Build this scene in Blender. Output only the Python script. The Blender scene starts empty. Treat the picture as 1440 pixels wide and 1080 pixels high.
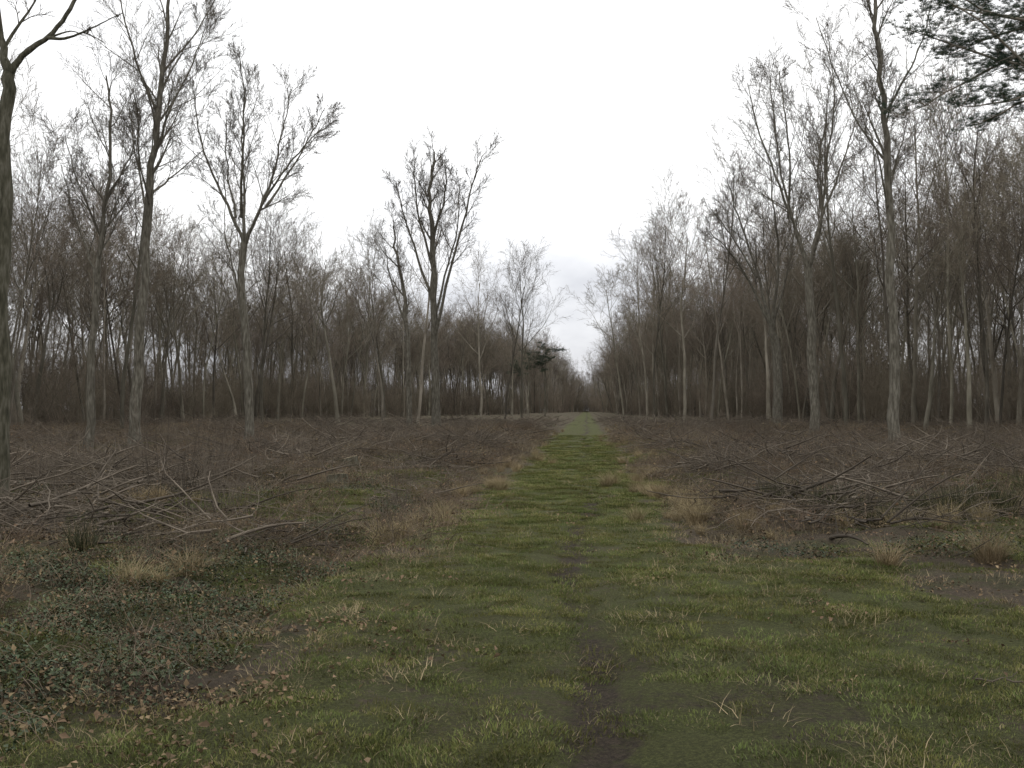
import bpy, math, random
import numpy as np
random.seed(7); rng=np.random.default_rng(7)
S=bpy.context.scene
COL=S.collection

# ---------------------------------------------------------------- noise
def vnoise(x,y,seed=0):
    x=np.asarray(x,float);y=np.asarray(y,float)
    xi=np.floor(x).astype(np.int64);yi=np.floor(y).astype(np.int64)
    fx=x-xi;fy=y-yi;fx=fx*fx*(3-2*fx);fy=fy*fy*(3-2*fy)
    def h(a,b):
        n=(a*374761393+b*668265263+seed*1442695041)&0xffffffff
        n=((n^(n>>13))*1274126177)&0xffffffff
        n=(n^(n>>16))&0xffffffff
        return n/4294967295.0
    return (h(xi,yi)*(1-fx)+h(xi+1,yi)*fx)*(1-fy)+(h(xi,yi+1)*(1-fx)+h(xi+1,yi+1)*fx)*fy
def fbm(x,y,o=4,seed=0):
    s=0;a=.5;t=0
    for i in range(o):
        s=s+a*vnoise(x*2**i,y*2**i,seed+i*17);t+=a;a*=.5
    return s/t
def sstep(a,b,x):
    t=np.clip((x-a)/(b-a),0,1);return t*t*(3-2*t)

# ---------------------------------------------------------------- terrain layout
PS=0.075     # the ride runs slightly to the right of the camera heading
def rel(x,y): return x-PS*y
def trackx(y):
    return -0.05+0.34*(fbm(y*.22,y*0+3.1,2,21)-.5)*2*sstep(2,6,y)+0.28*sstep(12,6,y)
def height(x,y):
    r=rel(x,y)
    off=sstep(1.2,3.0,np.abs(r+0.35))
    nearR=sstep(13,9,y)*(r>0)
    off=off*(1-0.7*nearR)
    h=0.06*(fbm(x*2.5,y*2.5,3,5)-.5)+0.08*(fbm(x*.8,y*.8,3,11)-.5)
    h=h+off*(0.40*(fbm(x*.8,y*.8,4,3)-.45)+0.7*(fbm(x*.14,y*.14,2,9)-.5)*sstep(8,25,y))
    ditch=np.exp(-((r+3.0+0.4*(fbm(y*.3,y*0,2,4)-.5))/0.55)**2)*sstep(4,9,y)
    h=h-0.22*ditch
    track=np.exp(-((r-trackx(y))/0.22)**2)
    h=h-0.06*track
    return h
def masks(x,y):
    r=rel(x,y)
    e=(fbm(x*.9,y*.9,4,31)-.5)*1.6
    e2=(fbm(x*.35,y*.35,3,37)-.5)
    wL=-1.85-0.3*e2*2; wR=1.15+0.5*e2
    g=sstep(-.35,.35,(r-wL)+e*.6)*sstep(-.35,.35,(wR-r)+e*.6)
    g=g*(1-.50*sstep(.48,.62,fbm(x*1.3,y*.9,4,33)))
    nr=sstep(15.0,10.5,y+e*1.5)*sstep(.2,1.0,r)*sstep(-.15,.2,fbm(x*.7,y*.7,4,41)-.37-0.028*np.clip(y-7,0,10))
    g=np.maximum(g,nr*.85)
    nl=sstep(13.0,9,y+e)*sstep(-1.0,-1.6,r)*sstep(-.1,.1,fbm(x*.9,y*.9,4,43)-.46-.025*np.clip(-r-3,0,3))
    g=np.maximum(g,nl*.85)
    gl=sstep(10.5,12.5,y)*sstep(20,16,y)*sstep(-4.0,-5.5,r)*sstep(-.05,.15,fbm(x*.4,y*.4,3,47)-.41)
    g=np.maximum(g,gl*.7)
    go=sstep(.50,.64,fbm(x*.3,y*.3,4,49))*sstep(70,20,y)
    g=np.maximum(g,go*.6)
    w=(fbm(x*5,y*3,3,59)-.5)*.25
    m=.85*np.exp(-((r+w-trackx(y))/(0.12+0.16*fbm(y*.7,y*0,2,8)))**2)*sstep(.15,.45,fbm(x*1.5,y*.6,3,51)+.1)
    mp=sstep(.54,.68,fbm(x*1.3,y*2.0,5,55)+.05*sstep(5.5,3.8,y))*sstep(11,6,y)*sstep(-1.4,-.4,r)
    m=np.maximum(m,mp*.55)
    m=np.maximum(m,np.exp(-((r+w-trackx(y))/.36)**2)*sstep(.42,.64,fbm(x*2,y*1.2,4,57))*.65*sstep(30,9,y))
    m=np.clip(m,0,1)
    return g,m
def bramble_m(x,y):
    r=rel(x,y)
    return sstep(4.2,5.4,y)*sstep(12,9.5,y)*sstep(-2.2,-3.1,r+.8*(fbm(x,y,2,3)-.5))*sstep(.39,.50,fbm(x*.75,y*.75,4,61)+.03)

# ---------------------------------------------------------------- material helper
def mat(name,cols,scale=8,rough=.9,vary=.35,bump=0,stretch=(1,1,1),spec=.2,huev=0):
    m=bpy.data.materials.new(name);m.use_nodes=True
    nt=m.node_tree;N=nt.nodes;L=nt.links
    b=N['Principled BSDF'];b.inputs['Roughness'].default_value=rough
    b.inputs['Specular IOR Level'].default_value=spec
    tc=N.new('ShaderNodeTexCoord');mp=N.new('ShaderNodeMapping');mp.inputs['Scale'].default_value=stretch
    L.new(tc.outputs['Object'],mp.inputs['Vector'])
    oi=N.new('ShaderNodeObjectInfo')
    ns=N.new('ShaderNodeTexNoise');ns.noise_dimensions='4D';ns.inputs['Scale'].default_value=scale;ns.inputs['Detail'].default_value=2
    ns.inputs['Roughness'].default_value=.65
    L.new(mp.outputs['Vector'],ns.inputs['Vector'])
    mw=N.new('ShaderNodeMath');mw.operation='MULTIPLY';mw.inputs[1].default_value=37
    L.new(oi.outputs['Random'],mw.inputs[0]);L.new(mw.outputs[0],ns.inputs['W'])
    cr=N.new('ShaderNodeValToRGB');e=cr.color_ramp
    n=len(cols)
    for i,c in enumerate(cols):
        pos=.3+.4*i/(n-1)
        if i<2: el=e.elements[i];el.position=pos
        else: el=e.elements.new(pos)
        el.color=(*c,1)
    L.new(ns.outputs['Fac'],cr.inputs['Fac'])
    hs=N.new('ShaderNodeHueSaturation')
    mr=N.new('ShaderNodeMapRange');mr.inputs['To Min'].default_value=1-vary;mr.inputs['To Max'].default_value=1+vary
    L.new(oi.outputs['Random'],mr.inputs['Value']);L.new(mr.outputs[0],hs.inputs['Value'])
    if huev:
        m2=N.new('ShaderNodeMath');m2.operation='MULTIPLY';m2.inputs[1].default_value=7.31
        m3=N.new('ShaderNodeMath');m3.operation='FRACT'
        m4=N.new('ShaderNodeMapRange');m4.inputs['To Min'].default_value=.5-huev;m4.inputs['To Max'].default_value=.5+huev
        L.new(oi.outputs['Random'],m2.inputs[0]);L.new(m2.outputs[0],m3.inputs[0]);L.new(m3.outputs[0],m4.inputs['Value']);L.new(m4.outputs[0],hs.inputs['Hue'])
    L.new(cr.outputs['Color'],hs.inputs['Color']);L.new(hs.outputs['Color'],b.inputs['Base Color'])
    if bump:
        bp=N.new('ShaderNodeBump');bp.inputs['Strength'].default_value=bump;bp.inputs['Distance'].default_value=.03
        L.new(ns.outputs['Fac'],bp.inputs['Height']);L.new(bp.outputs['Normal'],b.inputs['Normal'])
    return m
M_bark=mat('bark',[(.055,.049,.037),(.11,.10,.078),(.19,.175,.143)],4.5,.95,.2,.8,(3,3,.6))
M_barkg=mat('mossy_bark',[(.035,.034,.022),(.075,.07,.048),(.14,.13,.10)],6,.95,.2,.9,(3,3,.7))
M_twig=mat('twig',[(.08,.068,.053),(.13,.112,.09)],1.5,.95,.25)
M_wbark=mat('wood_bark',[(.08,.071,.053),(.14,.126,.097),(.215,.195,.155)],1.5,.95,.5,0,(1,1,.3),huev=.012)
M_wtwig=mat('wood_twig',[(.125,.105,.079),(.215,.183,.140)],.6,.95,.3,huev=.015)
M_shrub=mat('shrub_stem',[(.115,.096,.071),(.20,.168,.126)],.8,.95,.4,huev=.015)
M_pine=mat('pine_needle',[(.018,.032,.02),(.045,.07,.038)],1.2,.7,.15)
M_grass=mat('grass_blade',[(.082,.089,.028),(.142,.158,.049)],3,.8,.35,huev=.03,spec=.08)
M_straw=mat('dead_grass',[(.17,.135,.075),(.35,.28,.165)],3,.85,.3,huev=.01,spec=.1)
M_rush=mat('rush',[(.022,.028,.014),(.058,.065,.03)],3,.75,.3,spec=.1)
M_bram=mat('bramble_leaf',[(.030,.043,.020),(.073,.093,.043)],9,.55,.45,spec=.2,huev=.03)
M_stem=mat('dead_stem',[(.09,.069,.048),(.185,.147,.105)],6,.9,.4,huev=.015,spec=.1)
M_stick=mat('dead_stick',[(.065,.053,.041),(.16,.134,.104)],4,.9,.45,spec=.1)
M_leafd=mat('dead_leaf',[(.11,.077,.046),(.23,.165,.10)],12,.85,.45,huev=.015,spec=.1)
M_cut=mat('cut_wood',[(.16,.13,.08),(.28,.225,.14)],12,.85,.1)

# ---------------------------------------------------------------- mesh helpers
def mesh_from(name,V,F,MI,mats,smooth=True):
    me=bpy.data.meshes.new(name)
    me.from_pydata(V.tolist(),[],F.tolist())
    for m in mats: me.materials.append(m)
    me.polygons.foreach_set('material_index',np.asarray(MI,dtype=np.int32))
    me.polygons.foreach_set('use_smooth',np.full(len(F),smooth))
    me.update();return me
class Acc:
    def __init__(s): s.t={};s.q=[]
    def tube(s,pts,rad,sides,mi): s.t.setdefault((len(pts),sides),[]).append((pts,rad,mi))
    def quads(s,V,F,mi): s.q.append((np.asarray(V,float),np.asarray(F,int),mi))
    def mesh(s,name,mats):
        Vs=[];Fs=[];Ms=[];o=0
        for (n,k),L in s.t.items():
            P=np.array([a[0] for a in L],float);R=np.array([a[1] for a in L],float)
            mi=np.array([a[2] for a in L]);m=len(L)
            T=np.gradient(P,axis=1);T/=np.linalg.norm(T,axis=2,keepdims=True)+1e-9
            ov=P[:,-1]-P[:,0];ov/=np.linalg.norm(ov,axis=1,keepdims=True)+1e-9
            ref=np.where(np.abs(ov[:,2:3])<.8,np.array([[0,0,1.]]),np.array([[1.,0,0]]))[:,None,:]
            A=np.cross(T,np.broadcast_to(ref,T.shape));A/=np.linalg.norm(A,axis=2,keepdims=True)+1e-9
            B=np.cross(T,A)
            th=np.arange(k)*2*math.pi/k
            ring=P[:,:,None,:]+R[:,:,None,None]*(np.cos(th)[None,None,:,None]*A[:,:,None,:]+np.sin(th)[None,None,:,None]*B[:,:,None,:])
            Vs.append(ring.reshape(-1,3))
            base=o+(np.arange(m)*n*k)[:,None,None]
            i=np.arange(n-1)[None,:,None]*k;j=np.arange(k)[None,None,:];j2=(j+1)%k
            f=np.stack([base+i+j,base+i+j2,base+i+k+j2,base+i+k+j],-1).reshape(-1,4)
            Fs.append(f);Ms.append(np.repeat(mi,(n-1)*k));o+=m*n*k
        for V,F,mi in s.q:
            Vs.append(V.reshape(-1,3));Fs.append(F+o);Ms.append(np.full(len(F),mi));o+=len(V.reshape(-1,3))
        return mesh_from(name,np.concatenate(Vs),np.concatenate(Fs),np.concatenate(Ms),mats)
def nrm(v):
    l=math.sqrt(v[0]**2+v[1]**2+v[2]**2)+1e-9
    return (v[0]/l,v[1]/l,v[2]/l)
def perp(d,az):
    a=(0,0,1) if abs(d[2])<.9 else (1,0,0)
    u=nrm((d[1]*a[2]-d[2]*a[1],d[2]*a[0]-d[0]*a[2],d[0]*a[1]-d[1]*a[0]))
    w=(d[1]*u[2]-d[2]*u[1],d[2]*u[0]-d[0]*u[2],d[0]*u[1]-d[1]*u[0])
    c,s=math.cos(az),math.sin(az)
    return tuple(c*u[i]+s*w[i] for i in range(3))
G=random.gauss;U=random.uniform
def children(A,pts,rad,L,lvl,cfg,minr):
    c=cfg[lvl];k=c['k']
    if k<=0 or lvl+1>=len(cfg): return
    n=len(pts)-1;az=U(0,6.28)
    for j in range(k):
        t=c['t0']+(1-c['t0'])*(j+U(.1,.95))/k
        f=min(t*n,n-1e-3);i=int(f);f-=i
        p=tuple(pts[i][q]*(1-f)+pts[i+1][q]*f for q in range(3))
        d=nrm(tuple(pts[i+1][q]-pts[i][q] for q in range(3)))
        r=rad[i]*(1-f)+rad[i+1]*f
        az+=2.4+U(-.6,.6)
        a=math.radians(c['a'])*U(.6,1.3)
        w=perp(d,az)
        cd=nrm(tuple(math.cos(a)*d[q]+math.sin(a)*w[q] for q in range(3)))
        grow(A,p,cd,L*c['lr']*(1.12-.55*t)*U(.6,1.3),max(r*c['rr'],minr),lvl+1,cfg,minr)
def grow(A,p,d,L,r,lvl,cfg,minr=.006):
    c=cfg[lvl];n=c['n'];pts=[p];rad=[r];w=c['w']
    for i in range(n):
        d=nrm((d[0]+G(0,w),d[1]+G(0,w),d[2]+G(0,w)+c['tr']))
        s=L/n;p=(p[0]+d[0]*s,p[1]+d[1]*s,p[2]+d[2]*s)
        pts.append(p);rad.append(max(r*(1-.78*(i+1)/n),minr*.55))
    A.tube(pts,rad,c['s'],c['m'])
    children(A,pts,rad,L,lvl,cfg,minr)
def C(n,w,tr,k,a,lr,rr,t0,s,m): return dict(n=n,w=w,tr=tr,k=k,a=a,lr=lr,rr=rr,t0=t0,s=s,m=m)

# ---------------------------------------------------------------- hero trees (outline given as trunk/limb paths, unit = u metres)
HC=[C(8,.08,.1,9,32,.48,.50,.3,7,0),
    C(6,.09,.05,7,30,.52,.5,.2,5,0),
    C(5,.11,.04,6,31,.54,.55,.2,4,1),
    C(4,.13,.03,4,33,.58,.65,.15,3,1),
    C(3,.14,.03,0,35,.5,.6,.1,3,1)]
def catmull(P,m):
    P=[np.array(p,float) for p in P];out=[]
    Q=[2*P[0]-P[1]]+P+[2*P[-1]-P[-2]]
    for i in range(1,len(Q)-2):
        for j in range(m):
            t=j/m;a,b,c,d=Q[i-1:i+3]
            out.append(.5*((2*b)+(-a+c)*t+(2*a-5*b+4*c-d)*t*t+(-a+3*b-3*c+d)*t**3))
    out.append(P[-1]);return out
def hero(name,x,y,u,trunk,limbs,kk=1.0,moss=False,minr=.0065,seed=1,tk=6,tt0=.55):
    random.seed(seed)
    A=Acc()
    def path(pts,r0,r1,kids,t0,lk,base=False):
        P=catmull([(p[0]*u,p[2]*u if len(p)>2 else 0,p[1]*u) for p in pts],4)
        n=len(P)-1;L=sum(np.linalg.norm(P[i+1]-P[i]) for i in range(n))
        W=.014*L/n*4
        out=[];rad=[]
        for i,p in enumerate(P):
            t=i/n;q=p+(np.array([G(0,W),G(0,W),0]) if 0<i else 0)
            out.append(tuple(q));rad.append(u*(r0+(r1-r0)*t**(.85 if base else .6))*(1+G(0,.03)))
        if base:
            p0=out[0];p1=out[1]
            f=.5/max(.6,(p1[2]-p0[2]))
            mid=tuple(p0[q]+(p1[q]-p0[q])*min(f,.5) for q in range(3))
            out=[(p0[0],p0[1],-.35),(p0[0],p0[1],.04),mid]+out[1:]
            rad=[rad[0]*1.7,rad[0]*1.4,rad[0]*1.05]+rad[1:]
        A.tube(out,rad,10 if base else 7,0)
        cfg=[dict(c) for c in HC];cfg[0]['k']=kids;cfg[0]['t0']=t0
        cfg[0]['lr']*=lk
        children(A,out,rad,L,0,cfg,minr)
        return out
    path(trunk[0],trunk[1],trunk[2],int(tk*kk),tt0,trunk[3] if len(trunk)>3 else .5,base=True)
    for l in limbs:
        path(l[0],l[1]*.95,l[2]*.7,int((l[3] if len(l)>3 else 9)*kk),.22,l[4] if len(l)>4 else 1)
    me=A.mesh(name,[M_barkg if moss else M_bark,M_twig])
    o=bpy.data.objects.new(name,me);o.location=(x,y,float(height(np.array(x),np.array(y))));COL.objects.link(o);return o
U_=lambda d:d/1400
hero('alder_tree',-7.92,15.4,U_(15.4),([(0,0),(1,200),(3,400),(5,560),(8,625)],13,8.5,.12),
 [([(8,622),(-2,670,-5),(-12,760,-15),(-20,900,-25)],8,3,4),
  ([(8,620),(22,638,-4),(45,655,-8),(68,668,-12),(92,700,-10),(108,740,-6),(118,800,0)],6.2,3,0,.35),
  ([(66,667,-12),(95,662,-22),(125,668,-30),(150,678,-34),(182,692,-38)],3.2,.8,2,.16),
  ([(125,668,-30),(140,662,-26),(152,655,-20)],1.4,.5,0,.3),
  ([(70,668,-12),(95,680,-2),(112,676,6)],2.0,.6,0,.3)],moss=True,seed=3,tk=0,minr=.005)
hero('tall_alder_tree',-15.4,40.7,U_(40.7),([(0,0),(4,130),(12,280),(21,400),(31,500),(41,600),(47,700)],8.4,1.6,.34),
 [([(15,320),(-5,380,30),(-22,440,40),(-30,490,50)],2.6,.8,8,.9),
  ([(24,410),(55,465,-30),(90,530,-40),(108,580,-40)],2.8,.8,9),
  ([(28,470),(5,540,-20),(-12,610,-30),(-22,680,-30)],2.6,.8,9),
  ([(34,530),(65,590,30),(95,650,40)],2.3,.8,8),
  ([(22,360),(35,400,60),(60,450,110)],2.2,.8,7),
  ([(18,340),(20,400,-50),(30,470,-90)],2.0,.8,7)],seed=5,tk=14,tt0=.5)
hero('alder_tree',-16.6,39,U_(39),([(0,0),(5,150),(10,235),(16,300),(26,385),(26,480),(20,530)],5.8,1.0,.42),
 [([(10,235),(-12,285,20),(-38,340,30),(-55,410,30)],2.3,.7,8),
  ([(13,270),(35,320,-20),(60,370,-30)],2.1,.7,7),
  ([(16,300),(-5,370,-30),(-20,440,-40)],2.0,.7,8),
  ([(22,350),(48,420,20),(62,470,20)],1.9,.7,7)],seed=8,tk=12,tt0=.45)
hero('spreading_ash_tree',-11.1,42,U_(42),([(0,0),(-2,108),(-11,200),(-8,285)],6.6,4.6,.1),
 [([(-8,283),(-28,335,-15),(-52,390,-25),(-68,455,-30),(-72,505,-30)],3.2,.8,11,.68),
  ([(-8,285),(-14,365,20),(-22,440,35),(-18,520,40)],3.3,.8,12,.62),
  ([(-8,285),(12,335,10),(30,400,25),(42,460,25),(52,515,30)],3.3,.8,12,.62),
  ([(-6,283),(22,330,-25),(55,368,-50),(88,405,-60),(112,430,-60)],3.0,.8,11,.62),
  ([(-12,320),(5,400,-60),(12,460,-80),(10,510,-90)],2.6,.8,10,.62),
  ([(22,335),(50,390,20),(82,450,30),(98,485,30)],2.2,.8,10,.62),
  ([(-20,320),(-42,400,30),(-48,485,50)],2.0,.8,9,.6),
  ([(-12,200),(-24,240,10),(-40,300,20),(-52,360,60)],2.1,.7,7,.7)],seed=13,tk=0,kk=1.1)
hero('poplar_tree',-5.7,75,U_(75),([(0,0),(-3,155),(-6,275),(-8,340),(-4,395)],6.6,1.2,.35),
 [([(-2,135),(20,225,-10),(42,305,-20),(54,355,-20),(68,385,-20)],2.9,.8,12,.48),
  ([(-5,180),(-33,265,15),(-50,315,20),(-58,355,20)],2.7,.8,12,.48),
  ([(-6,265),(10,340,20),(10,390,25)],2.4,.8,10,.58),
  ([(-4,225),(-25,310,-30),(-28,370,-40)],2.4,.8,11,.58),
  ([(-3,160),(15,240,30),(28,310,45),(30,360,45)],2.3,.8,10,.48)],seed=15,tk=12,tt0=.45,minr=.009)
hero('alder_tree',-8.0,78,U_(78),([(0,0),(-3,120),(-9,200),(-20,250),(-25,290)],4.4,1,.4),
 [([(-5,150),(-28,210,20),(-38,260,20)],2.1,.7,8)],seed=17,tk=9,tt0=.4,minr=.009)
hero('spreading_ash_tree',18.2,60,U_(60),([(0,0),(-3,160),(-7,240)],6.8,5,.1),
 [([(-7,238),(-30,300,-10),(-60,365,-30),(-87,435,-35),(-100,490,-40)],3.4,.8,12,.58),
  ([(-7,240),(-18,300,20),(-35,380,30),(-44,465,40),(-48,525,40)],3.4,.8,13,.58),
  ([(-6,240),(12,310,0),(38,365,15),(62,425,25),(75,485,25)],3.4,.8,12,.58),
  ([(-35,310),(-40,380,-30),(-55,440,-60),(-62,500,-60)],2.2,.8,10,.58),
  ([(14,315),(20,390,40),(38,460,60),(44,520,60)],2.2,.8,10,.58),
  ([(-5,240),(2,300,-30),(6,380,-50),(12,460,-60),(6,540,-60)],3.2,.8,13,.53)],seed=21,tk=0,kk=1.05,minr=.008)
hero('tall_alder_tree',14.25,37,U_(37),([(0,0),(-2,155),(-5,305),(-8,435),(-17,545),(-22,635),(-26,710)],7.6,1.6,.3),
 [([(-6,330),(-30,390,-30),(-52,445,-40),(-70,500,-40)],2.0,.7,7,.9),
  ([(-8,400),(-40,460,20),(-68,530,30),(-100,620,30)],2.4,.8,8,.8),
  ([(-12,470),(15,520,-10),(35,570,-20),(55,650,-20)],2.4,.8,8,.8),
  ([(-10,440),(5,500,60),(25,570,90)],2.0,.8,7,.9),
  ([(-6,360),(14,410,20),(30,470,20)],1.8,.8,7,.9),
  ([(-16,540),(-40,600,-30),(-60,680,-40)],2.0,.8,7,.9)],seed=24,tk=14,tt0=.45)
hero('spreading_ash_tree',20.1,75,U_(75),([(0,0),(-3,105),(-10,145)],6.2,4.6,.1),
 [([(-10,145),(-38,205,0),(-72,250,-15),(-100,275,-20)],2.9,.8,10,.62),
  ([(-10,145),(-28,235,20),(-50,310,30),(-60,350,30)],3.1,.8,11,.52),
  ([(-9,145),(-5,240,-20),(-15,320,-30),(-20,365,-40)],3.0,.8,11,.52),
  ([(-30,215),(-60,280,30),(-85,320,40)],2.0,.8,9,.58),
  ([(-8,143),(14,220,10),(32,280,30),(42,325,30)],2.8,.8,10,.52)],seed=27,tk=0,minr=.009)

# ---------------------------------------------------------------- wood templates
TC=bpy.data.collections.new('wood_tree_kinds')
def wood_tree(i,H,seed,clear=.42,spread=36,fork=False,rk=1.0):
    random.seed(seed);A=Acc()
    cfg=[C(11,.05,.06,12,spread,.44,.55,clear,6,0),
         C(6,.12,.09,8,32,.5,.5,.2,4,0),
         C(4,.14,.06,5,32,.54,.6,.2,3,1),
         C(3,.15,.04,4,33,.6,.65,.15,3,1),
         C(1,.17,.04,0,30,.5,.6,.1,3,1)]
    if fork:
        cfg[0]=C(8,.05,.05,5,26,.85,.7,.75,6,0);cfg[1]['k']=11;cfg[1]['lr']=.42
        grow(A,(0,0,-.2),nrm((G(0,.04),G(0,.04),1)),H*.54,H*.0086*rk,0,cfg,.012)
    else:
        grow(A,(0,0,-.2),nrm((G(0,.04),G(0,.04),1)),H*.92,H*.0083*rk,0,cfg,.012)
    me=A.mesh('wood_tree_%d'%i,[M_wbark,M_wtwig]);o=bpy.data.objects.new('a_tree_%02d'%i,me);TC.objects.link(o)
for i in range(10):
    wood_tree(i,U(18.5,22.5),100+i,[.36,.45,.32,.38,.5,.34,.42,.4,.3,.5][i],[36,30,42,36,30,38,34,40,32,36][i],fork=i%3==2,rk=[1,.75,1.25,.9,.7,1.2,1,.8,1.3,.85][i])
SC=bpy.data.collections.new('understorey_kinds')
for i in range(5):
    random.seed(300+i);A=Acc()
    cfg=[C(5,.09,.04,8,28,.42,.5,.2,3,0),C(3,.16,.05,5,34,.5,.6,.15,3,0),C(1,.18,.03,0,30,.5,.6,.1,3,0)]
    for s in range(15 if i<3 else 9):
        a=U(0,6.28);q=U(.05,.5);r=U(0,.9)
        grow(A,(r*math.cos(a),r*math.sin(a),-.1),nrm((q*math.cos(a),q*math.sin(a),1)),U(2.2,6) if i<3 else U(5,10),U(.016,.032),0,cfg,.010)
    me=A.mesh('understorey_%d'%i,[M_shrub]);SC.objects.link(bpy.data.objects.new('b_shrub_%02d'%i,me))

# ---------------------------------------------------------------- scatter (geometry nodes)
def scatter(name,coll,P,rot,scl,idx):
    n=len(P);print('SCATTER',name,n)
    me=bpy.data.meshes.new(name);me.vertices.add(n);me.vertices.foreach_set('co',np.asarray(P,np.float32).ravel())
    a=me.attributes.new('rot','FLOAT_VECTOR','POINT');a.data.foreach_set('vector',np.asarray(rot,np.float32).ravel())
    a=me.attributes.new('scl','FLOAT_VECTOR','POINT');a.data.foreach_set('vector',np.asarray(scl,np.float32).ravel())
    a=me.attributes.new('idx','INT','POINT');a.data.foreach_set('value',np.asarray(idx,np.int32))
    o=bpy.data.objects.new(name,me);COL.objects.link(o)
    g=bpy.data.node_groups.new(name+'_scatter','GeometryNodeTree')
    g.interface.new_socket('Geometry',in_out='INPUT',socket_type='NodeSocketGeometry')
    g.interface.new_socket('Geometry',in_out='OUTPUT',socket_type='NodeSocketGeometry')
    N=g.nodes;L=g.links
    gi=N.new('NodeGroupInput');go=N.new('NodeGroupOutput');ip=N.new('GeometryNodeInstanceOnPoints')
    ci=N.new('GeometryNodeCollectionInfo');ci.inputs['Collection'].default_value=coll
    ci.inputs['Separate Children'].default_value=True;ci.inputs['Reset Children'].default_value=True
    def na(nm,ty):
        x=N.new('GeometryNodeInputNamedAttribute');x.data_type=ty;x.inputs['Name'].default_value=nm
        return [s for s in x.outputs if s.enabled and s.name=='Attribute'][0]
    L.new(gi.outputs[0],ip.inputs['Points']);L.new(ci.outputs[0],ip.inputs['Instance'])
    ip.inputs['Pick Instance'].default_value=True
    L.new(na('idx','INT'),ip.inputs['Instance Index'])
    L.new(na('rot','FLOAT_VECTOR'),ip.inputs['Rotation'])
    L.new(na('scl','FLOAT_VECTOR'),ip.inputs['Scale'])
    L.new(ip.outputs[0],go.inputs[0])
    md=o.modifiers.new('scatter','NODES');md.node_group=g
    return o
def place(name,coll,X,Y,smin,smax,tilt=.05,zoff=0,hs=None):
    n=len(X);k=len(coll.objects)
    Z=height(X,Y)+zoff
    rot=np.stack([rng.normal(0,tilt,n),rng.normal(0,tilt,n),rng.uniform(0,6.28,n)],1)
    s=rng.uniform(smin,smax,n)
    if hs is not None: s=s*hs
    sc=np.stack([s,s,s*rng.uniform(.85,1.15,n)],1)
    return scatter(name,coll,np.stack([X,Y,Z],1),rot,sc,rng.integers(0,k,n))
def LE(y): return np.interp(y,[0,35,50,90,140,226,330,420,520],[-30,-31,-34,-42,-42,-24,-14,-8,-2])
def RE(y): return np.interp(y,[0,40,60,80,120,170,300,420,520],[26,26,27,26,19,14,9,6,2])
def wood_pts(n,y0,y1,depth,side,minsp,off=0,pw=1.35):
    pts=[];tries=0;grid={}
    while len(pts)<n and tries<n*12:
        tries+=1
        y=U(y0,y1);dd=off+abs(random.random()**pw)*depth
        r=LE(y)-dd if side<0 else RE(y)+dd
        x=float(r+PS*y+G(0,1.5))
        key=(int(x//minsp),int(y//minsp))
        if key in grid: continue
        grid[key]=1;pts.append((x,y))
    return pts
random.seed(77)
W=wood_pts(490,30,330,46,-1,3.2)+wood_pts(500,30,330,46,1,3.3)+wood_pts(100,330,520,24,-1,4)+wood_pts(100,330,520,24,1,4)
for k in range(70):
    y=U(500,560);x=PS*y+G(0,22);W.append((x,y))
W=np.array(W)
hs=np.where(W[:,1]<70,.90,1.05)*np.where(W[:,1]>495,.72,1)
place('woodland_trees',TC,W[:,0],W[:,1],.76,1.16,.035,hs=hs)
random.seed(91)
E=[(17.6,88),(16.6,96),(20,92),(22,84),(23.5,70),(26.5,64),(28.5,62),(31,56),(24.5,95),(15.8,110),(17,125),(13.5,120),
   (1.5,150),(-1.0,140),(-4,128),(-12.3,95),(-16,92),(-20,80),(-23.5,60),(-9.5,100),(0,175),(3.2,200),(22.5,58),(27,50)]
E=np.array(E)
place('edge_trees',TC,E[:,0],E[:,1],.8,1.05,.03)
Sh=[];hsS=[]
for side in(-1,1):
    a=wood_pts(640,28,330,34,side,2.2,pw=1.2);Sh+=a;hsS+=[1.0]*len(a)
    a=wood_pts(200,28,330,20,side,3.0,off=32,pw=1);Sh+=a;hsS+=[2.0]*len(a)
    a=wood_pts(90,330,500,12,side,3);Sh+=a;hsS+=[1.5]*len(a)
for k in range(90): Sh.append((PS*500+G(0,14),U(488,520)));hsS.append(1.5)
for k in range(40): Sh.append((PS*470+U(-7,7),U(462,480)));hsS.append(1.0)
Sh=np.array(Sh)
place('understorey_thicket',SC,Sh[:,0],Sh[:,1],.5,1.3,.08,hs=np.array(hsS))

# ---------------------------------------------------------------- small-plant templates
def blades(A,n,spread,h0,h1,w,lean,curve,mi,rg):
    a=rg.uniform(0,6.28,n);r=spread*np.sqrt(rg.uniform(0,1,n))
    base=np.stack([r*np.cos(a),r*np.sin(a),np.full(n,-.01)],1)
    b=a+rg.normal(0,.9,n);D=np.stack([np.cos(b),np.sin(b),0*b],1)
    h=rg.uniform(h0,h1,n);le=rg.uniform(0.1,1,n)*lean
    side=np.stack([-np.sin(b+rg.normal(0,.7,n)),np.cos(b),0*b],1)*w/2
    up=np.array([[0,0,1.]])
    rows=[]
    for t in (0,.5,1):
        c=base+D*(le*h*(t*.5+curve*t*t))[:,None]+up*(h*(t-curve*.45*t*t*le))[:,None]
        ww=side*(1-.85*t)
        rows+= [c-ww,c+ww]
    V=np.stack(rows,1)
    o=(np.arange(n)*6)[:,None]
    F=np.concatenate([o+np.array([[q,q+1,q+3,q+2]]) for q in(0,2)],0)
    A.quads(V.reshape(-1,3),F,mi)
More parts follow.
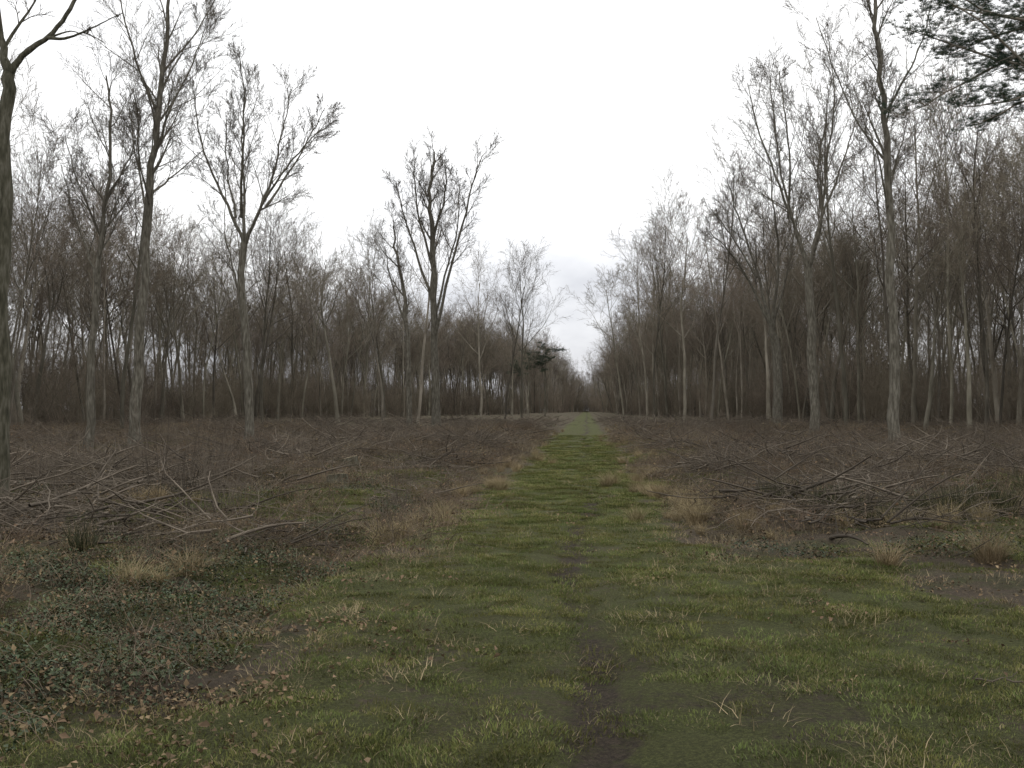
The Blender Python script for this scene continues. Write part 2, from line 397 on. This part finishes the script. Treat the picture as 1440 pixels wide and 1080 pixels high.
def leaves(A,Cn,size,mi,rg,flat=.6):
    n=len(Cn);nv=rg.normal(0,flat,(n,3));nv[:,2]=1;nv/=np.linalg.norm(nv,axis=1,keepdims=True)
    a=rg.uniform(0,6.28,n);t=np.stack([np.cos(a),np.sin(a),0*a],1);t-=nv*(t*nv).sum(1,keepdims=True);t/=np.linalg.norm(t,axis=1,keepdims=True)
    b=np.cross(nv,t);s=(size*rg.uniform(.6,1.2,n))[:,None];up=nv*s*.22
    V=np.stack([Cn-t*s*.5,Cn-t*.12*s+b*s*.33+up,Cn+t*s*.5,Cn-t*.12*s-b*s*.33+up,Cn-t*s*.02],1)
    o=(np.arange(n)*5)[:,None]
    F=np.concatenate([o+np.array([[0,4,2,1]]),o+np.array([[0,3,2,4]])],0)
    A.quads(V.reshape(-1,3),F,mi)
def coll(name,fns,mats):
    c=bpy.data.collections.new(name)
    for i,f in enumerate(fns):
        A=Acc();f(A,np.random.default_rng(1000+i*7));o=bpy.data.objects.new('%s_%02d'%(name,i),A.mesh('%s_%d'%(name,i),mats));c.objects.link(o)
    return c
gC=coll('grass_tuft',[lambda A,g,k=k:(blades(A,330,.26,.010+.002*k,.028+.004*k,.0058,1.0,.6,0,g),blades(A,44,.26,.012,.038,.004,1.4,.7,1,g)) for k in range(4)],[M_grass,M_straw])
tC=coll('tussock',[lambda A,g:blades(A,210,.14,.2,.48,.007,1.0,.9,0,g) for k in range(3)],[M_straw])
sC=coll('straw',[lambda A,g:blades(A,30,.17,.03,.11,.0045,1.6,.8,0,g) for k in range(3)],[M_straw])
rC=coll('rush',[lambda A,g:(blades(A,170,.2,.22,.62,.008,.7,.35,0,g),blades(A,90,.2,.2,.5,.006,1.0,.6,1,g)) for k in range(3)],[M_rush,M_straw])
def bram(A,g):
    n=180;a=g.uniform(0,6.28,n);r=.40*np.sqrt(g.uniform(0,1,n))
    Cn=np.stack([r*np.cos(a),r*np.sin(a),g.uniform(.01,.20,n)*(1.1-r*1.6)],1)
    leaves(A,Cn,.038,0,g,.6)
    leaves(A,Cn[:26]+g.normal(0,.06,(26,3))*[1,1,.2],.045,2,g,.8)
    blades(A,26,.35,.04,.16,.005,1.4,.8,3,g)
    for i in range(6):
        b=g.uniform(0,6.28);L=g.uniform(.25,.5);h=g.uniform(.08,.26)
        pts=[(L*t*math.cos(b),L*t*math.sin(b),h*4*t*(1-t)*.9+.02*t) for t in(0,.25,.5,.75,1)]
        A.tube(pts,[.0024]*5,3,1)
bC=coll('bramble',[bram]*4,[M_bram,M_stem,M_leafd,M_straw])
def dstem(A,g):
    for i in range(48):
        b=g.uniform(0,6.28);x,y=g.normal(0,.24,2);L=g.uniform(.10,.42);le=g.uniform(.2,1.4)
        pts=[];c=g.normal(0,.5)
        for t in(0,.33,.66,1):
            pts.append((x+L*le*t*math.cos(b+c*t),y+L*le*t*math.sin(b+c*t),L*(t-.45*le*t*t)))
        A.tube(pts,[.0038,.0032,.0026,.0018],3,0)
    blades(A,44,.3,.05,.2,.005,1.4,.8,2,g)
    n=24;Cn=np.stack([g.normal(0,.28,n),g.normal(0,.28,n),g.uniform(.01,.14,n)],1);leaves(A,Cn,.052,1,g,.9)
dC=coll('dead_stems',[dstem]*5,[M_stem,M_leafd,M_straw])
def stick(A,g):
    for i in range(40):
        b=g.uniform(0,6.28);x,y=g.normal(0,.5,2);L=g.uniform(.25,1.25);z=g.uniform(.02,.32)*math.exp(-(x*x+y*y)*.8)+.02;k=g.normal(0,.18);r=g.choice([.004,.007,.012,.02],p=[.45,.35,.15,.05])
        p=(x,y,z);pts=[p];bb=b;kk=k
        for t in range(4):
            bb+=g.normal(0,.22);kk+=g.normal(0,.14);p=(p[0]+L/4*math.cos(bb),p[1]+L/4*math.sin(bb),max(.01,p[2]+kk*L/4));pts.append(p)
        A.tube(pts,[r,r*.85,r*.7,r*.55,r*.35],4,0)
        for j in range(2):
            p=pts[1+j];q=g.normal(0,.16,3);A.tube([p,(p[0]+q[0],p[1]+q[1],p[2]+abs(q[2])*.8)],[r*.4,.002],3,0)
    n=14;Cn=np.stack([g.normal(0,.5,n),g.normal(0,.5,n),g.uniform(.01,.14,n)],1);leaves(A,Cn,.055,1,g,.9)
kC=coll('brushwood',[stick]*6,[M_stick,M_leafd])
lC=coll('leaf_patch',[lambda A,g:leaves(A,np.stack([g.normal(0,.24,22),g.normal(0,.24,22),g.uniform(.004,.035,22)],1),.042,0,g,.6) for k in range(4)],[M_leafd])
def shoots(A,g):
    random.seed(int(g.integers(1e6)))
    cfg=[C(5,.06,.04,4,22,.4,.5,.3,3,0),C(3,.12,.04,0,25,.5,.6,.15,3,0)]
    for s in range(14):
        a=U(0,6.28);q=U(0,.35);r=U(0,.3)
        grow(A,(r*math.cos(a),r*math.sin(a),0),nrm((q*math.cos(a),q*math.sin(a),1)),U(.5,1.5),U(.004,.008),0,cfg,.002)
hC=coll('shoots',[shoots]*4,[M_stick])

def sample(N,y0,y1,u0=-.72,u1=.68,dmax=None):
    y=np.exp(rng.uniform(math.log(y0),math.log(y1),N));x=y*rng.uniform(u0,u1,N)
    if dmax:
        d=N/(math.log(y1/y0)*(u1-u0)*y*y)
        k=rng.uniform(0,1,N)<dmax/d
        x,y=x[k],y[k]
    return x,y
# grass
x,y=sample(80000,2.4,60,dmax=36);g,m=masks(x,y)
keep=rng.uniform(0,1,len(x))<(np.clip(g*1.15,0,1)*(1-m*.85))*(.6+.4*sstep(.36,.56,fbm(x*1.6,y*1.6,3,71)))
x,y=x[keep],y[keep];place('grass',gC,x,y,.5,1.1,.08,hs=1+np.clip((y-8)/35,0,.8))
# dry grass at the ride margins
x,y=sample(20000,3,50,dmax=25);g,m=masks(x,y);r=rel(x,y)
edge=np.exp(-((r+1.95)/.45)**2)*sstep(5,9,y)+np.exp(-((r-1.45)/.5)**2)*sstep(8,13,y)
keep=rng.uniform(0,1,len(x))<np.clip(edge*.45+.38*sstep(.48,.64,fbm(x*.6,y*.6,3,73))*np.where(g>.6,.45,1)+.03,0,1)*(1-m)
x,y=x[keep],y[keep];place('dry_grass',sC,x,y,.6,1.3,.1)
# tussocks
x,y=sample(11000,8,80,dmax=9);r=rel(x,y)
pr=(np.exp(-((r+2.1)/.5)**2)*.5*sstep(.40,.58,fbm(x*.5,y*.3,2,75))+np.exp(-((r-1.75)/.7)**2)*.65*sstep(.36,.54,fbm(x*.5,y*.3,2,76)))
pr=pr+.07*(np.abs(r+.35)>2.5)*sstep(.53,.65,fbm(x*.35,y*.35,2,78))
keep=rng.uniform(0,1,len(x))<pr*sstep(7,14,y)
x,y=x[keep],y[keep]
ex=np.array([2.3,2.5,2.7,2.45,2.9,3.1,2.6,4.95,5.1,-3.4,-3.2,-3.6,1.95,2.1,-1.2,-1.5,-1.9,-.8,4.4,5.0,5.8,6.4,5.4]);ey=np.array([19,18.5,18.8,19.6,18.2,17.5,17.8,10.4,10.5,9.6,9.9,9.4,20.5,21,24,22,20,27,13.2,13.0,13.3,13.6,12.7])
x=np.r_[x,ex];y=np.r_[y,ey];place('grass_tussocks',tC,x,y,.4,.95,.08)
# rushes
rx=[];ry=[]
for cx,cy,n,s in[(4.0,14.3,6,.35),(4.7,14.0,6,.35),(5.5,14.3,5,.3),(6.2,14.2,8,.35),(6.9,15,5,.4),(-5.0,21,4,.5),(-4.8,10.9,1,.3),(-8.9,21.5,5,.5),(9.0,16,4,.5)]:
    rx+=list(rng.normal(cx,s,n));ry+=list(rng.normal(cy,s*1.1,n))
place('rush_clumps',rC,np.array(rx),np.array(ry),.5,1.05,.08)
# bramble
x,y=sample(10000,4.0,14,-.75,-.1,dmax=12);keep=rng.uniform(0,1,len(x))<bramble_m(x,y)*.85+.07*sstep(-2.2,-3.2,rel(x,y))
x,y=x[keep],y[keep]
x2,y2=sample(3500,10,50,dmax=5);k2=rng.uniform(0,1,len(x2))<.4*(np.abs(rel(x2,y2)+.35)>2.2)*sstep(.48,.6,fbm(x2*.4,y2*.4,2,77))
place('bramble_patch',bC,np.r_[x,x2[k2]],np.r_[y,y2[k2]],.45,1.05,.1)
# dead stems
x,y=sample(28000,3.5,75,-.8,.75,dmax=9);r=rel(x,y);g,m=masks(x,y)
zone=(1-g*.9)*np.where(r<0,sstep(5.5,8.0,y),sstep(10.5,13.5,y))*sstep(1.6,2.3,np.abs(r+.35))
zone=zone*(.2+.8*sstep(.40,.56,fbm(x*.45,y*.45,4,79)))*(1-.8*bramble_m(x,y))
boost=(r<-1.9)*(r>-5)*(y>7.5)*(y<17)
zone=np.maximum(zone,.5*boost*(1-g*.8)*(1-.8*bramble_m(x,y)))
keep=rng.uniform(0,1,len(x))<zone*.8
x,y=x[keep],y[keep];place('dead_stems',dC,x,y,.45,1.25,.15,hs=1+np.clip((y-15)/50,0,.9))
# brushwood
x,y=sample(7000,8,120,-.85,.8,dmax=1.9);r=rel(x,y);g,m=masks(x,y)
keep=rng.uniform(0,1,len(x))<(np.abs(r+.35)>3.0)*(1-g*.6)*sstep(8,15,y)*(.25+.75*sstep(.43,.56,fbm(x*.25,y*.5,3,81)))*.95
x,y=x[keep],y[keep];place('brushwood',kC,x,y,.5,1.35,.07,hs=1+np.clip((y-40)/80,0,.8))
# leaf litter
x,y=sample(20000,2.4,20,dmax=24);r=rel(x,y);g,m=masks(x,y)
keep=rng.uniform(0,1,len(x))<np.clip(sstep(-1.0,-2.4,r+.8*(fbm(x*1.5,y*1.5,3,87)-.5))*.75*sstep(.42,.58,fbm(x*1.1,y*1.1,3,83))*sstep(13,7,y)+.006+.16*(1-g)*(np.abs(r+.35)>1.6),0,1)
x,y=x[keep],y[keep];place('leaf_litter',lC,x,y,.6,1.2,.1)
# shoots
x,y=sample(1000,12,80,-.8,.75,dmax=.5);r=rel(x,y)
keep=rng.uniform(0,1,len(x))<(np.abs(r+.35)>3.2)*.5*sstep(.42,.6,fbm(x*.3,y*.3,2,85))
x=np.r_[x[keep],[-4.3,-4.6,-4.9,-4.1,-4.5,-2.0,-1.9]];y=np.r_[y[keep],[15.2,15.5,15,15.8,14.8,17,15]]
place('sapling_shoots',hC,x,y,.6,1.1,.05)

# ---------------------------------------------------------------- stumps / logs
def stump(x,y,r,h,seed):
    g=np.random.default_rng(seed);k=18;th=np.arange(k)*2*math.pi/k
    rr=r*(1+.10*np.cos(3*th+seed)+g.normal(0,.03,k));V=[];F=[];M=[]
    for z,s in((-.15,1.7),(.03,1.45),(h*.5,1.08),(h,1.0),(h+.004,.93)):
        for i in range(k): V.append((rr[i]*s*math.cos(th[i]),rr[i]*s*math.sin(th[i]),z+.05*rr[i]/r*math.cos(th[i]+seed)*(z>h*.4)))
    V.append((0,0,h+.01));
    for j in range(4):
        for i in range(k): F.append((j*k+i,j*k+(i+1)%k,(j+1)*k+(i+1)%k,(j+1)*k+i));M.append(0 if j<3 else 1)
    for i in range(k): F.append((4*k+i,4*k+(i+1)%k,5*k));M.append(1)
    me=bpy.data.meshes.new('tree_stump');me.from_pydata(V,[],F);me.materials.append(M_barkg);me.materials.append(M_cut)
    me.polygons.foreach_set('material_index',np.array(M,dtype=np.int32))
    o=bpy.data.objects.new('tree_stump',me);o.location=(x,y,float(height(np.array(x),np.array(y))));COL.objects.link(o)
for i,(x,y,r,h) in enumerate([(-4.35,26.5,.22,.26),(-3.6,20.5,.2,.2),(9.5,27,.2,.22),(-6.5,33,.2,.26)]): stump(x,y,r,h,i)
def log(x,y,L,r,az,seed,tilt=.02):
    random.seed(seed);A=Acc();n=10;pts=[];rad=[];a=az;px,py=-L/2*math.cos(az),-L/2*math.sin(az)
    for i in range(n+1):
        t=i/n;pts.append((px,py,r*.8+tilt*L*t+G(0,.012)));rad.append(r*(1-.55*t)*(1+G(0,.05)))
        a+=G(0,.13);px+=L/n*math.cos(a);py+=L/n*math.sin(a)
    pts=[pts[0]]+pts+[pts[-1]];rad=[.002]+rad+[.002]
    pts[0]=tuple(pts[1][q]-.004*(pts[2][q]-pts[1][q]) for q in range(3));pts[-1]=tuple(pts[-2][q]+.004*(pts[-2][q]-pts[-3][q]) for q in range(3))
    A.tube(pts,rad,9,0)
    for j in range(5):
        i=random.randint(3,n);p=pts[i];s=.09*L;q=(G(0,s),G(0,s),abs(G(0,s)));A.tube([p,tuple(p[a]+q[a]*.5+G(0,.01) for a in range(3)),tuple(p[a]+q[a] for a in range(3))],[r*.35,r*.25,.003],5,0)
    o=bpy.data.objects.new('fallen_branch',A.mesh('fallen_branch',[M_stick]));o.location=(x,y,float(height(np.array(x),np.array(y))));COL.objects.link(o)
for i,a in enumerate([(-7.2,17.6,3.2,.05,.15),(-8.6,18.6,4,.07,-.1),(-6.2,19.5,2.6,.04,.5),(-4.4,23,2.6,.05,-.4),(-2.6,27,3,.05,.3),(9,20,3.5,.06,.1),(11.5,24,4,.07,-.2),(7.5,28,3,.06,.4),(-13,28,5,.08,.1),(-9.2,25,3.5,.06,-.3),(14,30,4,.08,.2),(-7.6,18.1,3,.05,-.35),(-8,17.2,2.4,.04,.05),(6.5,18,2.5,.04,.6),(8,23,3,.05,-.5)]): log(*a,seed=i)
log(2.7,5.9,.55,.010,-.2,33,.0)

# ---------------------------------------------------------------- pines
def pine(name,seed,H,limbs):
    random.seed(seed);g=np.random.default_rng(seed);A=Acc()
    n=12;pts=[(G(0,.05)*i/4,G(0,.05)*i/4,-.2+(H+.2)*i/n) for i in range(n+1)]
    A.tube(pts,[.2*(1-.75*i/n)+.01 for i in range(n+1)],9,0)
    tips=[]
    for (z,az,L,rise) in limbs:
        f=(z+.2)/(H+.2)*n;i=min(int(f),n-1);p=pts[i];p=(p[0],p[1],z)
        d=(math.cos(az),math.sin(az),rise);d=nrm(d);P=[p];m=8
        for q in range(m):
            d=nrm((d[0]+G(0,.12),d[1]+G(0,.12),d[2]+G(0,.12)+.02));p=tuple(p[a]+d[a]*L/m for a in range(3));P.append(p)
        A.tube(P,[.065*(1-.8*q/m) for q in range(m+1)],6,0)
        for q in range(3,m+1):
            for w in range(3):
                a=U(0,6.28);dd=nrm((d[0]*.8+math.cos(a)*.8,d[1]*.8+math.sin(a)*.8,U(-.1,.6)));l=U(.6,1.5)*L/6
                b=P[q];Q=[b]
                for s in range(4):
                    dd=nrm((dd[0]+G(0,.2),dd[1]+G(0,.2),dd[2]+G(0,.2)));b=tuple(b[a]+dd[a]*l/4 for a in range(3));Q.append(b)
                    for e in range(4): tips.append((b[0]+G(0,.13),b[1]+G(0,.13),b[2]+G(0,.08)))
                A.tube(Q,[.016,.013,.01,.008,.005],3,0)
    T=np.array(tips);K=34
    c=np.repeat(T,K,0);N=len(c);D=g.normal(0,1,(N,3));D[:,2]=np.abs(D[:,2])*.8;D/=np.linalg.norm(D,axis=1,keepdims=True)
    L=g.uniform(.07,.16,N)[:,None];sd=np.cross(D,g.normal(0,1,(N,3)));sd/=np.linalg.norm(sd,axis=1,keepdims=True);sd*=.0035
    V=np.stack([c-sd,c+sd,c+D*L+sd*.4,c+D*L-sd*.4],1);A.quads(V.reshape(-1,3),np.arange(N*4).reshape(N,4),1)
    return A.mesh(name,[M_wbark,M_pine])
random.seed(4)
lim=[(11.2,math.pi+.1,6.2,.12),(12.0,math.pi-.3,5.5,.25),(12.6,math.pi+.35,5.8,.2),(13.4,math.pi,5.5,.3),(14,math.pi-.5,4.5,.3),(14.2,math.pi+.6,4.5,.3),(11.8,math.pi+.15,5.2,.2),(12.9,math.pi-.12,5.6,.15)]
lim+=[(U(11,16.5),U(0,6.28),U(3,4.5),U(.15,.5)) for i in range(12)]
me=pine('scots_pine',41,17,lim)
o=bpy.data.objects.new('scots_pine',me);o.location=(17.5,30,-.4);COL.objects.link(o)
for (x,y,s) in[(6.8,205,.85),(3.5,215,.8)]:
    o=bpy.data.objects.new('scots_pine',me);o.location=(x,y,0);o.scale=(s*1.1,s*1.1,s);o.rotation_euler=(0,0,x*2);COL.objects.link(o)

# ---------------------------------------------------------------- ground
ny,nx=460,420
t=np.linspace(0,1,ny);ys=-6+ (np.exp(t*math.log(1+900/3.0))-1)*3.0
ss=np.linspace(-1,1,nx);k=6.8;xs=np.sinh(ss*k)/math.sinh(k)*900
X,Y=np.meshgrid(xs,ys);XX=X+PS*np.clip(Y,-6,500)
Z=height(XX,Y)
V=np.stack([XX,Y,Z],-1).reshape(-1,3)
i=np.arange(ny-1)[:,None]*nx+np.arange(nx-1)[None,:];F=np.stack([i,i+1,i+nx+1,i+nx],-1).reshape(-1,4)
Mg=bpy.data.materials.new('woodland_ground');Mg.use_nodes=True
nt=Mg.node_tree;N=nt.nodes;L=nt.links;b=N['Principled BSDF'];b.inputs['Roughness'].default_value=.95;b.inputs['Specular IOR Level'].default_value=.15
tc=N.new('ShaderNodeTexCoord')
def noise(sc,det=6,ro=.65):
    n=N.new('ShaderNodeTexNoise');n.inputs['Scale'].default_value=sc;n.inputs['Detail'].default_value=det;n.inputs['Roughness'].default_value=ro
    L.new(tc.outputs['Object'],n.inputs['Vector']);return n.outputs['Fac']
def ramp(f,els):
    r=N.new('ShaderNodeValToRGB');e=r.color_ramp
    for i,(p,c) in enumerate(els):
        el=e.elements[i] if i<2 else e.elements.new(p)
        el.position=p;el.color=(*c,1)
    L.new(f,r.inputs['Fac']);return r.outputs['Color']
def mix(f,a,c):
    m=N.new('ShaderNodeMix');m.data_type='RGBA';L.new(f,m.inputs[0]);L.new(a,m.inputs[6]);L.new(c,m.inputs[7]);return m.outputs[2]
def attr(nm,nz,amp,lo,hi):   # ragged-edged mask: smooth mask broken up by fine noise
    a=N.new('ShaderNodeAttribute');a.attribute_name=nm
    s=N.new('ShaderNodeMath');s.operation='MULTIPLY_ADD';s.inputs[1].default_value=amp;s.inputs[2].default_value=-amp/2
    L.new(nz,s.inputs[0])
    q=N.new('ShaderNodeMath');q.operation='ADD';L.new(a.outputs['Fac'],q.inputs[0]);L.new(s.outputs[0],q.inputs[1])
    r=N.new('ShaderNodeMapRange');r.interpolation_type='SMOOTHSTEP';r.inputs['From Min'].default_value=lo;r.inputs['From Max'].default_value=hi
    L.new(q.outputs[0],r.inputs['Value']);return r.outputs[0]
litter=ramp(noise(26,8,.8),[(.32,(.024,.018,.012)),(.5,(.082,.062,.042)),(.66,(.19,.145,.095))])
litter2=ramp(noise(.9,6),[(.35,(.058,.045,.032)),(.65,(.12,.096,.070))])
lit=mix(noise(2.5,4),litter,litter2)
moss=ramp(noise(22,7,.8),[(.32,(.022,.025,.009)),(.5,(.055,.062,.022)),(.66,(.11,.12,.045))])
mf=ramp(noise(.8,8,.75),[(.48,(0,0,0)),(.60,(.75,.75,.75))])
lit=mix(mf,lit,moss)
gr=ramp(noise(45,8,.9),[(.36,(.018,.016,.007)),(.5,(.068,.074,.024)),(.62,(.16,.17,.06))])
gr2=ramp(noise(1.1,7,.7),[(.38,(.078,.062,.034)),(.6,(.082,.094,.030))])
f3=N.new('ShaderNodeMath');f3.operation='MULTIPLY';f3.inputs[1].default_value=.45;L.new(noise(3,3),f3.inputs[0])
grs=mix(f3.outputs[0],gr,gr2)
mud=ramp(noise(30,8,.85),[(.34,(.016,.012,.008)),(.52,(.060,.046,.033)),(.66,(.13,.10,.072))])
c1=mix(attr('grass',noise(7,8,.8),1.6,.25,.6),lit,grs);c2=mix(attr('mud',noise(9,8,.85),1.8,.35,.85),c1,mud)
L.new(c2,b.inputs['Base Color'])
bp=N.new('ShaderNodeBump');bp.inputs['Strength'].default_value=1.0;bp.inputs['Distance'].default_value=.06
L.new(noise(24,8,.85),bp.inputs['Height']);L.new(bp.outputs['Normal'],b.inputs['Normal'])
me=mesh_from('ground',V,F,np.zeros(len(F)),[Mg])
g,m=masks(V[:,0],V[:,1])
a=me.attributes.new('grass','FLOAT','POINT');a.data.foreach_set('value',g.astype(np.float32))
a=me.attributes.new('mud','FLOAT','POINT');a.data.foreach_set('value',m.astype(np.float32))
COL.objects.link(bpy.data.objects.new('ground',me))

# ---------------------------------------------------------------- sky, sun
w=bpy.data.worlds.new('World');S.world=w;w.use_nodes=True
nt=w.node_tree;N=nt.nodes;L=nt.links
for n in list(N): N.remove(n)
out=N.new('ShaderNodeOutputWorld')
sky=N.new('ShaderNodeTexSky');sky.sky_type='NISHITA';sky.sun_disc=False;sky.sun_elevation=math.radians(38);sky.sun_rotation=math.radians(25)
b1=N.new('ShaderNodeBackground');b1.inputs['Strength'].default_value=.1;L.new(sky.outputs[0],b1.inputs['Color'])
tc=N.new('ShaderNodeTexCoord');mp=N.new('ShaderNodeMapping');mp.inputs['Scale'].default_value=(1,1,2.2)
L.new(tc.outputs['Generated'],mp.inputs['Vector'])
ns=N.new('ShaderNodeTexNoise');ns.inputs['Scale'].default_value=2.3;ns.inputs['Detail'].default_value=6;ns.inputs['Roughness'].default_value=.55;L.new(mp.outputs[0],ns.inputs['Vector'])
sp=N.new('ShaderNodeSeparateXYZ');L.new(tc.outputs['Generated'],sp.inputs[0])
mr=N.new('ShaderNodeMapRange');mr.inputs['From Min'].default_value=0;mr.inputs['From Max'].default_value=.32;mr.inputs['To Min'].default_value=-.15;mr.inputs['To Max'].default_value=.16
L.new(sp.outputs['Z'],mr.inputs['Value'])
ad=N.new('ShaderNodeMath');ad.operation='ADD';L.new(ns.outputs['Fac'],ad.inputs[0]);L.new(mr.outputs[0],ad.inputs[1])
cr=N.new('ShaderNodeValToRGB');e=cr.color_ramp;e.elements[0].position=.32;e.elements[0].color=(.47,.48,.52,1);e.elements[1].position=.60;e.elements[1].color=(1.0,1.0,1.0,1)
L.new(ad.outputs[0],cr.inputs['Fac'])
b2=N.new('ShaderNodeBackground');b2.inputs['Strength'].default_value=1.46;L.new(cr.outputs[0],b2.inputs['Color'])
mx=N.new('ShaderNodeMixShader');mx.inputs[0].default_value=.93;L.new(b1.outputs[0],mx.inputs[1]);L.new(b2.outputs[0],mx.inputs[2]);L.new(mx.outputs[0],out.inputs[0])
sl=bpy.data.lights.new('sun','SUN');sl.energy=.7;sl.angle=math.radians(20);sl.color=(1,.97,.92)
so=bpy.data.objects.new('sun',sl);so.rotation_euler=(math.radians(52),0,math.radians(180-25));COL.objects.link(so)

# ---------------------------------------------------------------- camera
cd=bpy.data.cameras.new('camera');cd.lens=35;cd.sensor_width=36;cd.clip_end=3000;cd.clip_start=.05
co=bpy.data.objects.new('camera',cd);co.location=(0,0,1.6);co.rotation_euler=(math.radians(91.43),0,0);COL.objects.link(co)
S.camera=co
S.view_settings.view_transform='Standard';S.view_settings.look='None';S.view_settings.exposure=0
